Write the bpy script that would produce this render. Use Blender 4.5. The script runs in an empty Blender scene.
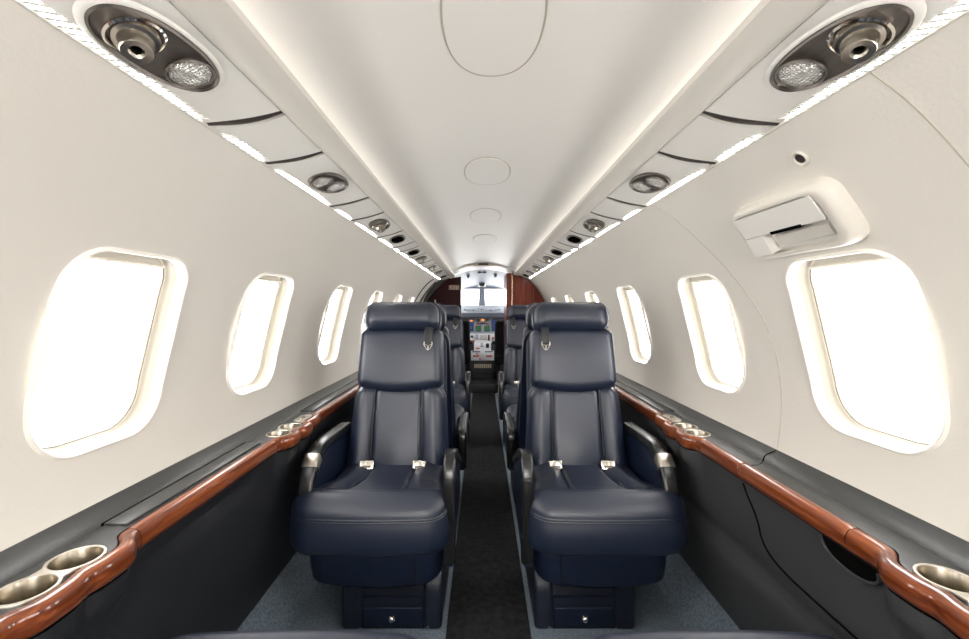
import bpy, bmesh, math, random
from math import sin, cos, pi, sqrt, exp, radians, atan2
from mathutils import Vector, Matrix
random.seed(7)
SC = bpy.context.scene
COL = SC.collection
H = 1.02                                   # eye height of the photographer above the cabin floor
# ---------------------------------------------------------------- materials
def new_mat(name):
    m = bpy.data.materials.new(name); m.use_nodes = True
    nt = m.node_tree
    return m, nt, nt.nodes['Principled BSDF']
def setin(b, **kw):
    for k, v in kw.items():
        b.inputs[k.replace('_', ' ')].default_value = v
def rgba(c): return (c[0], c[1], c[2], 1)
def mat(name, col, rough=.5, metal=0, bump=0, bscale=200, var=0, vscale=4, coat=0, spec=.5, sheen=0, stretch=(1, 1, 1), coat_rough=.05):
    m, nt, b = new_mat(name)
    setin(b, Base_Color=rgba(col), Roughness=rough, Metallic=metal)
    b.inputs['Coat Weight'].default_value = coat
    b.inputs['Coat Roughness'].default_value = coat_rough
    b.inputs['Specular IOR Level'].default_value = spec
    b.inputs['Sheen Weight'].default_value = sheen
    tc = nt.nodes.new('ShaderNodeTexCoord')
    mp = nt.nodes.new('ShaderNodeMapping'); mp.inputs['Scale'].default_value = stretch
    nt.links.new(tc.outputs['Object'], mp.inputs['Vector'])
    if var:
        n = nt.nodes.new('ShaderNodeTexNoise'); n.inputs['Scale'].default_value = vscale; n.inputs['Detail'].default_value = 5
        nt.links.new(mp.outputs['Vector'], n.inputs['Vector'])
        r = nt.nodes.new('ShaderNodeValToRGB')
        r.color_ramp.elements[0].position = .3; r.color_ramp.elements[1].position = .7
        r.color_ramp.elements[0].color = rgba([c * (1 - var) for c in col])
        r.color_ramp.elements[1].color = rgba([min(1, c * (1 + var)) for c in col])
        nt.links.new(n.outputs['Fac'], r.inputs['Fac']); nt.links.new(r.outputs['Color'], b.inputs['Base Color'])
    if bump:
        n = nt.nodes.new('ShaderNodeTexNoise'); n.inputs['Scale'].default_value = bscale; n.inputs['Detail'].default_value = 3
        nt.links.new(mp.outputs['Vector'], n.inputs['Vector'])
        bp = nt.nodes.new('ShaderNodeBump'); bp.inputs['Strength'].default_value = bump; bp.inputs['Distance'].default_value = .002
        nt.links.new(n.outputs['Fac'], bp.inputs['Height']); nt.links.new(bp.outputs['Normal'], b.inputs['Normal'])
    return m
def wood(name, dark, mid, light, axis='Y', scale=1.0, coat=1):
    m, nt, b = new_mat(name)
    tc = nt.nodes.new('ShaderNodeTexCoord'); mp = nt.nodes.new('ShaderNodeMapping')
    s = [60 * scale] * 3; s['XYZ'.index(axis)] = 2.4 * scale
    mp.inputs['Scale'].default_value = s
    nt.links.new(tc.outputs['Object'], mp.inputs['Vector'])
    n = nt.nodes.new('ShaderNodeTexNoise'); n.inputs['Scale'].default_value = 1.35; n.inputs['Detail'].default_value = 8; n.inputs['Distortion'].default_value = .9
    nt.links.new(mp.outputs['Vector'], n.inputs['Vector'])
    r = nt.nodes.new('ShaderNodeValToRGB'); e = r.color_ramp.elements
    e[0].position = .3; e[0].color = rgba(dark); e[1].position = .72; e[1].color = rgba(light)
    x = e.new(.5); x.color = rgba(mid)
    nt.links.new(n.outputs['Fac'], r.inputs['Fac']); nt.links.new(r.outputs['Color'], b.inputs['Base Color'])
    setin(b, Roughness=.3); b.inputs['Specular IOR Level'].default_value = .15; b.inputs['Coat Weight'].default_value = coat; b.inputs['Coat Roughness'].default_value = .02
    return m
def emit(name, col, st, base=(.8, .8, .8)):
    m, nt, b = new_mat(name)
    setin(b, Base_Color=rgba(base)); b.inputs['Emission Color'].default_value = rgba(col); b.inputs['Emission Strength'].default_value = st
    return m
def glass_pane():
    m = bpy.data.materials.new('window_acrylic'); m.use_nodes = True; nt = m.node_tree; nt.nodes.clear()
    o = nt.nodes.new('ShaderNodeOutputMaterial'); mx = nt.nodes.new('ShaderNodeMixShader'); t = nt.nodes.new('ShaderNodeBsdfTransparent'); g = nt.nodes.new('ShaderNodeBsdfGlossy')
    mx.inputs['Fac'].default_value = .04; g.inputs['Roughness'].default_value = .05
    nt.links.new(t.outputs[0], mx.inputs[1]); nt.links.new(g.outputs[0], mx.inputs[2]); nt.links.new(mx.outputs[0], o.inputs[0])
    return m
def lens_mat():
    m, nt, b = new_mat('prismatic_lens')
    setin(b, Base_Color=(.62, .61, .58, 1), Roughness=.12, Metallic=.55)
    tc = nt.nodes.new('ShaderNodeTexCoord'); v = nt.nodes.new('ShaderNodeTexVoronoi'); v.inputs['Scale'].default_value = 210
    v.inputs['Randomness'].default_value = .15
    nt.links.new(tc.outputs['Object'], v.inputs['Vector'])
    bp = nt.nodes.new('ShaderNodeBump'); bp.inputs['Strength'].default_value = 1; bp.inputs['Distance'].default_value = .004
    nt.links.new(v.outputs['Distance'], bp.inputs['Height']); nt.links.new(bp.outputs['Normal'], b.inputs['Normal'])
    return m
M = dict(
    wall=mat('cream_vinyl', (.75, .715, .655), .55, bump=.25, bscale=160, spec=.3),
    ceil=mat('cream_ceiling', (.82, .795, .75), .40, bump=.10, bscale=160, spec=.55),
    panel=mat('cream_panel', (.80, .78, .735), .38, spec=.4),
    cream=mat('cream_plastic', (.69, .655, .595), .38, spec=.4),
    frame=mat('window_surround', (.86, .83, .77), .32, spec=.5),
    shade=mat('window_shade_fabric', (.80, .75, .66), .6),
    well=mat('dark_brushed_metal', (.34, .30, .24), .28, metal=1, var=.25, vscale=14, stretch=(6, 6, .4)),
    reveal=mat('window_reveal', (.20, .178, .14), .5, spec=.4),  # cream reveal with its shade put into a darker base colour
    seam=mat('beige_seam', (.50, .45, .37), .8),  # darker beige for wall seam caulk and ceiling cover rims
    gap=mat('dark_gap', (.03, .027, .024), .6),
    ledge=mat('charcoal_vinyl', (.028, .030, .031), .36, bump=.18, bscale=420, spec=.5),
    ledge2=mat('charcoal_lid', (.036, .038, .038), .38, bump=.15, bscale=420, spec=.5),
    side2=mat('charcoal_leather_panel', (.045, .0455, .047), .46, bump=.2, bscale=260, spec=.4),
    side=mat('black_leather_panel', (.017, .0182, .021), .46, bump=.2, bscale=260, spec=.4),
    leather=mat('navy_leather', (.0070, .0122, .030), .42, bump=.16, bscale=330, var=.12, vscale=9, spec=.75),
    leather2=mat('deep_navy_leather', (.0055, .0115, .031), .42, bump=.16, bscale=330, spec=.45),
    pipe=mat('black_piping', (.006, .007, .010), .45),
    band=mat('black_gloss_leather', (.009, .009, .0095), .27, bump=.1, bscale=330, spec=.6),
    shellm=mat('seat_shroud_navy', (.010, .013, .026), .35, spec=.5),
    carpet=mat('blue_grey_carpet', (.17, .215, .265), .95, bump=1, bscale=420, var=.35, vscale=120, spec=.1, sheen=.2),
    runner=mat('charcoal_runner', (.024, .024, .025), .95, bump=1, bscale=420, var=.35, vscale=45, spec=.1),
    nickel=mat('brushed_nickel', (.50, .46, .40), .28, metal=1, var=.12, vscale=8, stretch=(1, 1, 40)),
    satin=mat('satin_nickel_plate', (.60, .56, .49), .34, metal=.9),
    dknick=mat('dark_satin_metal', (.17, .15, .135), .42, metal=.9, var=.12, vscale=14, stretch=(10, 1, 10)),
    chrome=mat('polished_chrome', (.78, .74, .68), .12, metal=1),
    hole=mat('black_void', (.004, .004, .004), 1, spec=0),
    wood=wood('glossy_bubinga', (.085, .016, .005), (.17, .038, .010), (.31, .082, .022)),
    woodv=wood('cabinet_mahogany', (.075, .011, .005), (.13, .020, .008), (.19, .034, .012), 'Z', .6, .06),
    maroon=mat('maroon_gloss_wood', (.042, .011, .011), .5, spec=.15, var=.2, vscale=5),
    strip=emit('wash_light', (1, .965, .91), 10.0),
    cove=emit('ceiling_fill_light', (1, .95, .9), .11),
    lens=lens_mat(),
    aft_fill=emit('aft_fill_glow', (1, .98, .95), 9.0),
    pane=glass_pane(),
    cpit=mat('cockpit_grey', (.115, .13, .16), .5),
    cpanel=mat('instrument_grey', (.55, .60, .68), .5),
    cpanel2=mat('pedestal_white', (.85, .86, .87), .45),
    cdark=mat('cockpit_black', (.012, .012, .013), .5),
    cslate=mat('glareshield_slate', (.10, .115, .145), .6),
    sheep=mat('black_sheepskin', (.009, .009, .010), .9, bump=.6, bscale=150),
    scr_g=emit('green_screen', (.02, .12, .03), .25, (.01, .012, .015)),
    scr_b=emit('blue_screen', (.015, .035, .12), .4, (.01, .012, .015)),
    scr_o=emit('amber_screen', (1, .30, .04), .45, (.01, .012, .015)),
    red=mat('red_switch', (.65, .06, .04), .4),
    signc=mat('sign_cream', (.62, .52, .42), .5),
    signr=mat('sign_red', (.25, .012, .012), .6),
    brass=mat('gold_trim', (.66, .50, .30), .25, metal=1),
    icon=mat('icon_white', (.7, .68, .64), .5),
)
# ---------------------------------------------------------------- mesh builder
class MB:
    def __init__(s): s.v = []; s.f = []
    def add(s, vs, fs):
        b = len(s.v); s.v += [tuple(v) for v in vs]; s.f += [tuple(b + i for i in f) for f in fs]; return b
    def box(s, x0, x1, y0, y1, z0, z1):
        s.add([(x0, y0, z0), (x1, y0, z0), (x1, y1, z0), (x0, y1, z0), (x0, y0, z1), (x1, y0, z1), (x1, y1, z1), (x0, y1, z1)],
              [(0, 3, 2, 1), (4, 5, 6, 7), (0, 1, 5, 4), (1, 2, 6, 5), (2, 3, 7, 6), (3, 0, 4, 7)]); return s
    def rbox(s, x0, x1, y0, y1, z0, z1, r=.01, seg=3):
        bm = bmesh.new(); bmesh.ops.create_cube(bm, size=1)
        for v in bm.verts:
            v.co = Vector((x0 + (v.co.x + .5) * (x1 - x0), y0 + (v.co.y + .5) * (y1 - y0), z0 + (v.co.z + .5) * (z1 - z0)))
        r = min(r, .49 * min(x1 - x0, y1 - y0, z1 - z0))
        bmesh.ops.bevel(bm, geom=bm.edges[:], offset=r, segments=seg, affect='EDGES', profile=.5)
        bm.verts.index_update()
        s.add([v.co[:] for v in bm.verts], [[v.index for v in f.verts] for f in bm.faces]); bm.free(); return s
    def grid(s, pts, close_u=False, close_v=False):
        nu, nv = len(pts), len(pts[0]); vs = [p for row in pts for p in row]; fs = []
        for i in range(nu - (0 if close_u else 1)):
            for j in range(nv - (0 if close_v else 1)):
                i2, j2 = (i + 1) % nu, (j + 1) % nv
                fs.append((i * nv + j, i2 * nv + j, i2 * nv + j2, i * nv + j2))
        return s.add(vs, fs)
    def loft(s, rings, caps=True):
        b = s.grid(rings, close_v=True); n = len(rings[0])
        if caps:
            s.f.append(tuple(b + i for i in range(n))); s.f.append(tuple(b + (len(rings) - 1) * n + i for i in reversed(range(n))))
        return s
    def tube(s, path, r, n=8, closed=False, caps=True, rx=None):
        P = [Vector(p) for p in path]; N = len(P); rings = []; up = None
        for i, p in enumerate(P):
            a = P[i - 1] if (i or closed) else P[0]; c = P[(i + 1) % N] if (i < N - 1 or closed) else P[-1]
            t = (c - a).normalized()
            if up is None:
                up = Vector((0, 0, 1)) if abs(t.z) < .9 else Vector((1, 0, 0))
            side = t.cross(up).normalized(); up = side.cross(t).normalized()
            rr = r[i] if isinstance(r, (list, tuple)) else r
            rings.append([tuple(p + side * (rr * cos(2 * pi * k / n)) + up * (rr * sin(2 * pi * k / n))) for k in range(n)])
        if closed:
            s.grid(rings, close_u=True, close_v=True)
        else:
            s.loft(rings, caps)
        return s
    def lathe(s, prof, mtx=Matrix(), n=32, cap0=False, cap1=False):
        rings = [[tuple(mtx @ Vector((r * cos(2 * pi * k / n), r * sin(2 * pi * k / n), z))) for k in range(n)] for r, z in prof]
        b = s.grid(rings, close_v=True)
        if cap0: s.f.append(tuple(b + i for i in range(n)))
        if cap1: s.f.append(tuple(b + (len(rings) - 1) * n + i for i in range(n)))
        return s
    def prism(s, poly, fn0, fn1):
        n = len(poly); s.add([fn0(p) for p in poly] + [fn1(p) for p in poly],
              [tuple(range(n)), tuple(reversed(range(n, 2 * n)))] + [(i, n + i, n + (i + 1) % n, (i + 1) % n) for i in range(n)]); return s
    def xf(s, m):
        s.v = [tuple(m @ Vector(v)) for v in s.v]; return s
    def mapv(s, fn):
        s.v = [tuple(fn(*v)) for v in s.v]; return s
def obj(name, mb, m, parent=None, ang=35, org=None, recalc=True):
    me = bpy.data.meshes.new(name)
    o0 = Vector(org) if org else Vector((0, 0, 0))
    me.from_pydata([tuple(Vector(v) - o0) for v in mb.v], [], mb.f)
    bm = bmesh.new(); bm.from_mesh(me)
    bmesh.ops.remove_doubles(bm, verts=bm.verts, dist=1e-5)
    if recalc: bmesh.ops.recalc_face_normals(bm, faces=bm.faces)
    for f in bm.faces: f.smooth = True
    bm.to_mesh(me); bm.free()
    me.set_sharp_from_angle(angle=radians(ang))
    me.materials.append(M[m] if isinstance(m, str) else m)
    o = bpy.data.objects.new(name, me); COL.objects.link(o)
    if parent: o.parent = parent
    return o
ORG = {}
def thing(name, label, cat, loc=(0, 0, 0), group=None, rz=0):
    o = bpy.data.objects.new(name, None); COL.objects.link(o); o.location = loc; o.rotation_euler = (0, 0, rz)
    o.empty_display_size = .05
    o['label'] = label; o['category'] = cat
    if group: o['group'] = group
    ORG[o.name] = loc
    return o
def part(name, mb, m, t, top=None, **k):   # world-coordinate mesh under a thing (top: the thing whose base is the frame, for sub-parts)
    return obj(name, mb, m, t, org=ORG[(top or t).name], **k)
def struct(name, mb, m, parent=None, **k):
    o = obj(name, mb, m, parent, **k)
    if parent is None: o['kind'] = 'structure'
    return o
def dup(root, loc, label, rz=None):
    r = root.copy(); COL.objects.link(r); r.location = loc; r['label'] = label
    if rz is not None: r.rotation_euler = (0, 0, rz)
    def rec(src, dst):
        for ch in list(src.children):
            c = ch.copy(); COL.objects.link(c); c.parent = dst; rec(ch, c)
    rec(root, r); return r
def bool_cut(o, cut_mbs):
    for mb in cut_mbs:
        c = obj('cutter', mb, 'hole')
        md = o.modifiers.new('cut', 'BOOLEAN'); md.operation = 'DIFFERENCE'; md.object = c; md.solver = 'EXACT'
        bpy.context.view_layer.update(); dg = bpy.context.evaluated_depsgraph_get()
        me = bpy.data.meshes.new_from_object(o.evaluated_get(dg)); o.modifiers.clear(); o.data = me
        cm = c.data; bpy.data.objects.remove(c); bpy.data.meshes.remove(cm)
    o.data.set_sharp_from_angle(angle=radians(35))
def rr_map(a, b, hw, hh, r):
    m = max(abs(a), abs(b))
    if m < 1e-9: return 0., 0.
    px, py = a / m * hw, b / m * hh
    cx = max(-(hw - r), min(hw - r, px)); cy = max(-(hh - r), min(hh - r, py))
    dx, dy = px - cx, py - cy; L = sqrt(dx * dx + dy * dy) or 1
    return (cx + r * dx / L) * m, (cy + r * dy / L) * m
def rr_loop(hw, hh, r, n=8):
    out = []
    for k, (sx, sy, a0) in enumerate(((1, -1, -pi / 2), (1, 1, 0), (-1, 1, pi / 2), (-1, -1, pi))):
        for i in range(n + 1):
            a = a0 + pi / 2 * i / n
            out.append((sx * (hw - r) + r * cos(a), sy * (hh - r) + r * sin(a)))
    return out
def pad(hw, hh, r, er, zb, T, n=40, bulge=0, rb=.012, warp=None, fl=1.0):
    """upholstered pad in the local XY plane, soft top edge of radius er, flat underside at zb"""
    mb = MB()
    sp = lambda t: (1 if t >= 0 else -1) * (1 - (1 - abs(t)) ** 1.5)
    c = [sp(2 * i / n - 1) for i in range(n + 1)]
    rows = []
    for a in c:
        row = []
        for b in c:
            x, y = rr_map(a, b, hw, hh, r)
            qx, qy = abs(x) - (hw - r), abs(y) - (hh - r)
            d = r - sqrt(max(qx, 0) ** 2 + max(qy, 0) ** 2) - min(max(qx, qy), 0)
            d = max(0, min(er, d)); k = 1 - d / er
            row.append((x, y, T(x, y) - er * fl * (1 - sqrt(max(0, 1 - k * k)))))
        rows.append(row)
    b0 = mb.grid(rows); N = n + 1
    idx = [i * N for i in range(n)] + [n * N + j for j in range(n)] + [i * N + n for i in range(n, 0, -1)] + [j for j in range(n, 0, -1)]
    prev = [b0 + i for i in idx]; K = 6
    base = [mb.v[i] for i in prev]
    for k in range(1, K + 2):
        t = min(1, k / K); ring = []
        for (x, y, z) in base:
            cx = max(-(hw - r), min(hw - r, x)); cy = max(-(hh - r), min(hh - r, y))
            dx, dy = x - cx, y - cy; L = sqrt(dx * dx + dy * dy) or 1
            off = bulge * sin(pi * t)
            zz = z + (zb - z) * t
            if k == K: zz += rb * .4; off -= rb * .25
            if k == K + 1: off = -rb
            ring.append((x + dx / L * off, y + dy / L * off, zz))
        bi = mb.add(ring, []); cur = list(range(bi, bi + len(ring))); n4 = len(ring)
        for i in range(n4): mb.f.append((prev[i], cur[i], cur[(i + 1) % n4], prev[(i + 1) % n4]))
        prev = cur
    mb.f.append(tuple(prev))
    mb.edge = base
    if warp: mb.mapv(warp); mb.edge = [tuple(warp(*p)) for p in base]
    return mb
def sweep(path, x0, x1, th, r=.008, n=4):
    """a band whose outer face follows path (list of (y,z)); width x0..x1, thickness th towards the inside"""
    mb = MB(); rings = []
    N = len(path)
    loop = rr_loop((x1 - x0) / 2, th / 2, min(r, th * .49), n)
    for i, (y, z) in enumerate(path):
        a = path[max(0, i - 1)]; c = path[min(N - 1, i + 1)]
        ty, tz = c[0] - a[0], c[1] - a[1]; L = sqrt(ty * ty + tz * tz)
        ny, nz = -tz / L, ty / L                  # left of travel = outside
        rings.append([((x0 + x1) / 2 + u, y + ny * (w - th / 2), z + nz * (w - th / 2)) for u, w in loop])
    mb.loft(rings); return mb
# ---------------------------------------------------------------- cabin section
RC, ZC = .78, H - .25
Y0, Y1, YB, YF = -1.3, 5.0, 4.95, 5.55
def wp(s, y, th, d=0): return (s * (RC + d) * cos(th), y, ZC + (RC + d) * sin(th))
def th_of(zr): return math.asin((zr + .25) / RC)
TH0, TH1 = th_of(-.392), 1.06
WT, WH, WW, WR = .222, .250, .146, .084       # window centre angle, half angle, half width, corner radius
WHm = WH * RC
WIN = {-1: [-.45, .18, .862, 1.425, 2.13, 2.82, 3.53, 4.18], 1: [-.45, .20, .885, 1.452, 2.17, 2.87, 3.60, 4.34]}
WR_T, WR_B = .072, .092
def win_map(a, b): return rr_map(a, b, WW, WHm, WR_T if b > 0 else WR_B)
def win_loop(n):
    t_, b_ = rr_loop(WW, WHm, WR_T, n), rr_loop(WW, WHm, WR_B, n)
    k = n + 1; return b_[:k] + t_[k:3 * k] + b_[3 * k:]
def wall(s):
    mb = MB(); n = 16; cw = .165; b0, b1 = WT - .30, WT + .30
    ths = [b0 + (b1 - b0) * j / n for j in range(n + 1)]
    low = [TH0 + (b0 - TH0) * j / 3 for j in range(4)]; up = [b1 + (TH1 - b1) * j / 8 for j in range(9)]
    def patch(ya, yb, ny, tl): mb.grid([[wp(s, ya + (yb - ya) * i / ny, t) for t in tl] for i in range(ny + 1)])
    y = Y0
    for c in WIN[s]:
        for tl in (low, ths, up): patch(y, c - cw, 6, tl)
        for tl in (low, up): patch(c - cw, c + cw, n, tl)
        bd = [(-1 + 2 * i / n, -1) for i in range(n)] + [(1, -1 + 2 * i / n) for i in range(n)] + [(1 - 2 * i / n, 1) for i in range(n)] + [(-1, 1 - 2 * i / n) for i in range(n)]
        rows = []
        for t in (0, .5, 1):
            row = []
            for a, b in bd:
                qx, qy = win_map(a, b)
                oy, ot = a * cw, b * .30
                row.append(wp(s, c + oy + (qx - oy) * t, WT + ot + (qy / RC - ot) * t))
            rows.append(row)
        mb.grid(rows, close_v=True)
        y = c + cw
    for tl in (low, ths, up): patch(y, YF, 8, tl)
    return mb
for s, nm in ((-1, 'wall_left'), (1, 'wall_right')):
    struct(nm, wall(s), 'wall')
    mb = MB(); xl, _, zl = wp(1, 0, TH0)
    mb.grid([[(s * x, y, z) for x, z in ((xl + .004, zl + .01), (.815, zl - .02), (.83, .5), (.80, .2), (.76, -.03))] for y in (Y0, 1, 2, 3, 4, YF)])
    struct(nm + '_lower', mb, 'hole')  # unseen hull added against light leaks, black so panel gaps stay dark
wn = 0
for s in (-1, 1):
    for c in WIN[s]:
        wn += 1
        def ring(sc, d, k=14, dy=0):
            return [wp(s, c + x * sc, WT + (y * (1 - (1 - sc) * .75) + dy) / RC, d) for x, y in win_loop(k)]
        mb = MB()
        mb.grid([ring(q, d) for q, d in ((1.055, .004), (1.045, -.003), (1.028, -.006), (1.008, -.005), (.990, .001), (.974, .009), (.965, .016))], close_v=True)
        w = struct('window_%d' % wn, mb, 'frame', ang=60)
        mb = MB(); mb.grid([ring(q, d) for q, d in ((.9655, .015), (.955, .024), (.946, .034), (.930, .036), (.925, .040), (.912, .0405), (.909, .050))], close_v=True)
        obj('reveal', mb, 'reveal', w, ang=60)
        mb = MB(); r = ring(.911, .047); b = mb.add(r, [tuple(range(len(r)))])
        obj('pane', mb, 'pane', w)
        # shade drawn a little way down, with its pull lip
        mb = MB(); yl = WHm * .94 - .017
        top = [(x * .915, y * (1 - .085 * .75)) for x, y in win_loop(14) if y * (1 - .085 * .75) > yl]
        top.sort(key=lambda p: p[0])
        P = lambda x, y, d: wp(s, c + x, WT + y / RC, d)
        mb.grid([[P(x, y + (yl - .002 - y) * q, .036 + .003 * q) for x, y in top] for q in (0, .5, 1)])
        mb.grid([[P(x, yl - .002 + e, d) for x, y in top] for e, d in ((0, .039), (-.002, .033), (.003, .031), (.005, .036))])
        obj('shade', mb, 'shade', w)
        L = bpy.data.lights.new('daylight_portal', 'AREA'); L.shape = 'RECTANGLE'; L.size = 2 * WW; L.size_y = 2 * WHm
        L.cycles.is_portal = True
        lo = bpy.data.objects.new('daylight_portal', L); COL.objects.link(lo)
        p = Vector(wp(s, c, WT, .065)); lo.location = p
        nrm = Vector((-s * cos(WT), 0, -sin(WT)))
        lo.rotation_euler = (-nrm).to_track_quat('Z', 'Y').to_euler()
# floor with carpet turned up at the sides
mb = MB()
fp = [(-.715, .125), (-.69, .085), (-.655, .02), (-.63, 0), (-.3, 0), (0, 0), (.3, 0), (.63, 0), (.655, .02), (.69, .085), (.715, .125)]
mb.grid([[(x, y, z) for x, z in fp] for y in [Y0 + (YF + .05 - Y0) * i / 30 for i in range(31)]])
struct('floor', mb, 'carpet')
def zceil(x): return H + .52 - .55 * x * x
mb = MB(); cx = [-.44 + .88 * i / 24 for i in range(25)]
mb.grid([[(x, y, zceil(x)) for x in cx] for y in [Y0 + (Y1 - Y0) * i / 40 for i in range(41)]])
mb.grid([[(x, y, zceil(x) - .022) for x in cx] for y in (Y1, 5.2, 5.4, YF)])
mb.grid([[(x, Y1, zceil(x) - d) for x in cx] for d in (0, .022)])
struct('ceiling', mb, 'ceil')
mb = MB(); mb.box(-.9, .9, Y0 - .03, Y0, 0, 1.7); struct('wall_back', mb, 'wall')
# ceiling rails beside the overhead panels
rp = [(.406, .378), (.398, .3725), (.385, .372), (.365, .3745), (.35, .379), (.341, .385), (.338, .393), (.345, .402), (.405, .412)]
for k, s in enumerate((-1, 1)):
    mb = MB(); ye = 5.3 if s < 0 else YB
    mb.loft([[(s * x, y, H + z) for x, z in rp] for y in [Y0 + (ye - Y0) * i / 20 for i in range(21)]])
    struct('trim_%d' % (k + 1), mb, 'cream')
    mb = MB(); mb.box(min(s * .362, s * .385), max(s * .362, s * .385), Y0, ye, H + .412, H + .416)
    t = thing('ceiling_fill_light', '%s added hidden cove light strip above the ceiling rail' % ('left' if s < 0 else 'right'), 'light', (s * .374, 2, H + .41), 'cove lights added on the ceiling rails')  # emissive strip added out of sight to brighten the ceiling
    part('lens', mb, 'cove', t)
    # lip where the wall covering meets the overhead panels
    mb = MB(); mb.tube([(s * .5205, y, H + .3315) for y in (Y0, 1, 2, 3, 4, ye)], .0035, 8)
    struct('trim_%d' % (k + 3), mb, 'cream')
# panel seams in the right wall around the emergency exit
def seam(pts, n=6):
    P = []
    for (ya, za), (yb, zb) in zip(pts, pts[1:]):
        for i in range(n): P.append((ya + (yb - ya) * i / n, za + (zb - za) * i / n))
    P.append(pts[-1]); return P
def wall_line(s, pts, r=.0017):
    mb = MB(); mb.tube([wp(s, y, th_of(z), .0005) for y, z in pts], r, 6); return mb
def smooth(pts, n=10):
    out = []
    for i in range(len(pts) - 1):
        p0, p1, p2, p3 = pts[max(0, i - 1)], pts[i], pts[i + 1], pts[min(len(pts) - 1, i + 2)]
        for k in range(n):
            t = k / n
            out.append(tuple(.5 * (2 * b + (c - a) * t + (2 * a - 5 * b + 4 * c - d) * t * t + (3 * b - a - 3 * c + d) * t ** 3) for a, b, c, d in zip(p0, p1, p2, p3)))
    out.append(tuple(pts[-1])); return out
struct('trim_5', wall_line(1, smooth([(1.37, .325), (1.335, .29), (1.295, .2), (1.24, .1), (1.17, -.05), (1.15, -.2), (1.15, -.38)])), 'seam')
struct('trim_6', wall_line(1, smooth([(.60, .33), (.592, .28), (.585, .2), (.575, .1), (.56, 0)])), 'seam')
# ---------------------------------------------------------------- ceiling covers
for (ya, yb, hw, lab) in ((.60, .965, .094, 'large round cream access cover in the ceiling, nearest the camera'),
                      (1.48, 1.81, .088, 'oval cream ceiling cover, second from the camera'),
                      (2.24, 2.60, .088, 'oval cream ceiling cover, third from the camera'),
                      (3.03, 3.42, .088, 'oval cream ceiling cover, fourth from the camera, nearest the cockpit')):
    yc, hl = (ya + yb) / 2, (yb - ya) / 2
    t = thing('ceiling_cover', lab, 'ceiling cover', (0, yc, H + .52), 'oval access covers along the ceiling')
    el = lambda k, q: (hw * q * math.copysign(abs(cos(k)) ** .9, cos(k)), yc + hl * q * math.copysign(abs(sin(k)) ** .9, sin(k)))
    ks = [2 * pi * i / 64 for i in range(64)]
    mb = MB(); rows = []
    for q, d in ((.965, .0005), (.96, -.0025), (.9, -.003), (.5, -.003), (.05, -.003)):
        rows.append([(el(k, q)[0], el(k, q)[1], zceil(el(k, q)[0]) + d) for k in ks])
    b = mb.grid(rows, close_v=True); mb.f.append(tuple(b + 4 * 64 + i for i in range(64)))
    part('cover', mb, 'ceil', t)
    mb = MB(); mb.tube([(el(k, .985)[0], el(k, .985)[1], zceil(el(k, 1)[0]) - .0003) for k in ks], .0019, 6, closed=True)
    part('rim', mb, 'seam', t)
# ---------------------------------------------------------------- overhead service panels
XI, ZI, XO, ZO = .403, .375, .5165, .3335
def frame_at(s, x, y):      # local frame on the underside of the overhead panels: u outwards, v along the cabin, n down
    u = Vector((s * (XO - XI), 0, ZO - ZI)).normalized(); v = Vector((0, 1, 0))
    n = u.cross(v) if s < 0 else v.cross(u)
    if n.z > 0: n = -n
    z = ZI + (ZO - ZI) * (x - XI) / (XO - XI)
    p = Vector((s * x, y, H + z))
    m = Matrix(((u.x, v.x, n.x, p.x), (u.y, v.y, n.y, p.y), (u.z, v.z, n.z, p.z), (0, 0, 0, 1)))
    return m
def psu(t, s, y): return tuple(frame_at(s, XI + (XO - XI) * t, y) @ Vector((0, 0, .003 * sin(pi * t))))
def arc(y, t): return y + .012 - .040 * t + .010 * sin(pi * t)
def ell(a, b, n=48, p=1.0): return [(a * math.copysign(abs(cos(2 * pi * i / n)) ** p, cos(2 * pi * i / n)), b * math.copysign(abs(sin(2 * pi * i / n)) ** p, sin(2 * pi * i / n))) for i in range(n)]
def plate(mtx, a, b, h, p=.9, rim=.006):
    mb = MB(); L = ell(a, b, 64, p)
    rows = [[tuple(mtx @ Vector((x * q, y * q2, d))) for x, y in L] for q, q2, d in ((1, 1, -.004), (1, 1, h * .6), (1 - rim / a * .5, 1 - rim / b * .5, h), (1 - rim / a, 1 - rim / b, h * .5), (.7, .7, h * .45), (.02, .02, h * .45))]
    b0 = mb.grid(rows, close_v=True); mb.f.append(tuple(b0 + 5 * 64 + i for i in range(64))); return mb
def reading_light(m, r, t, host, tilt=0):
    mb = MB(); mb.lathe([(r * 1.12, 0), (r * 1.12, .003), (r * 1.06, .0055), (r, .004), (r * .97, .001)], m, 36)
    o = part('reading_light', mb, 'dknick', host, top=t)
    mb = MB(); mb.lathe([(r, .0005), (r * .9, .004), (r * .7, .0065), (r * .4, .0085), (r * .02, .009)], m, 36, cap1=True)
    part('lens', mb, 'lens', o, top=t)
def gasper(m, r, t, host):
    mb = MB(); mb.lathe([(r * 1.14, 0), (r * 1.14, .003), (r * 1.05, .005), (r, .003), (r * .93, -.006), (r * .7, -.008)], m, 36)
    o = part('air_nozzle', mb, 'chrome', host, top=t)
    q = m @ Matrix.Rotation(radians(16), 4, 'X')
    mb = MB(); mb.lathe([(r * .86, -.004), (r * .90, .004), (r * .82, .010), (r * .66, .012), (r * .58, .018), (r * .60, .026), (r * .56, .029), (r * .30, .028), (r * .22, .025), (r * .2, .015)], q, 36)
    part('nozzle_tip', mb, 'nickel', o, top=t)
    mb = MB(); mb.lathe([(r * .21, .019), (r * .01, .019)], q, 20)
    part('nozzle_bore', mb, 'hole', o, top=t)
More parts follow.
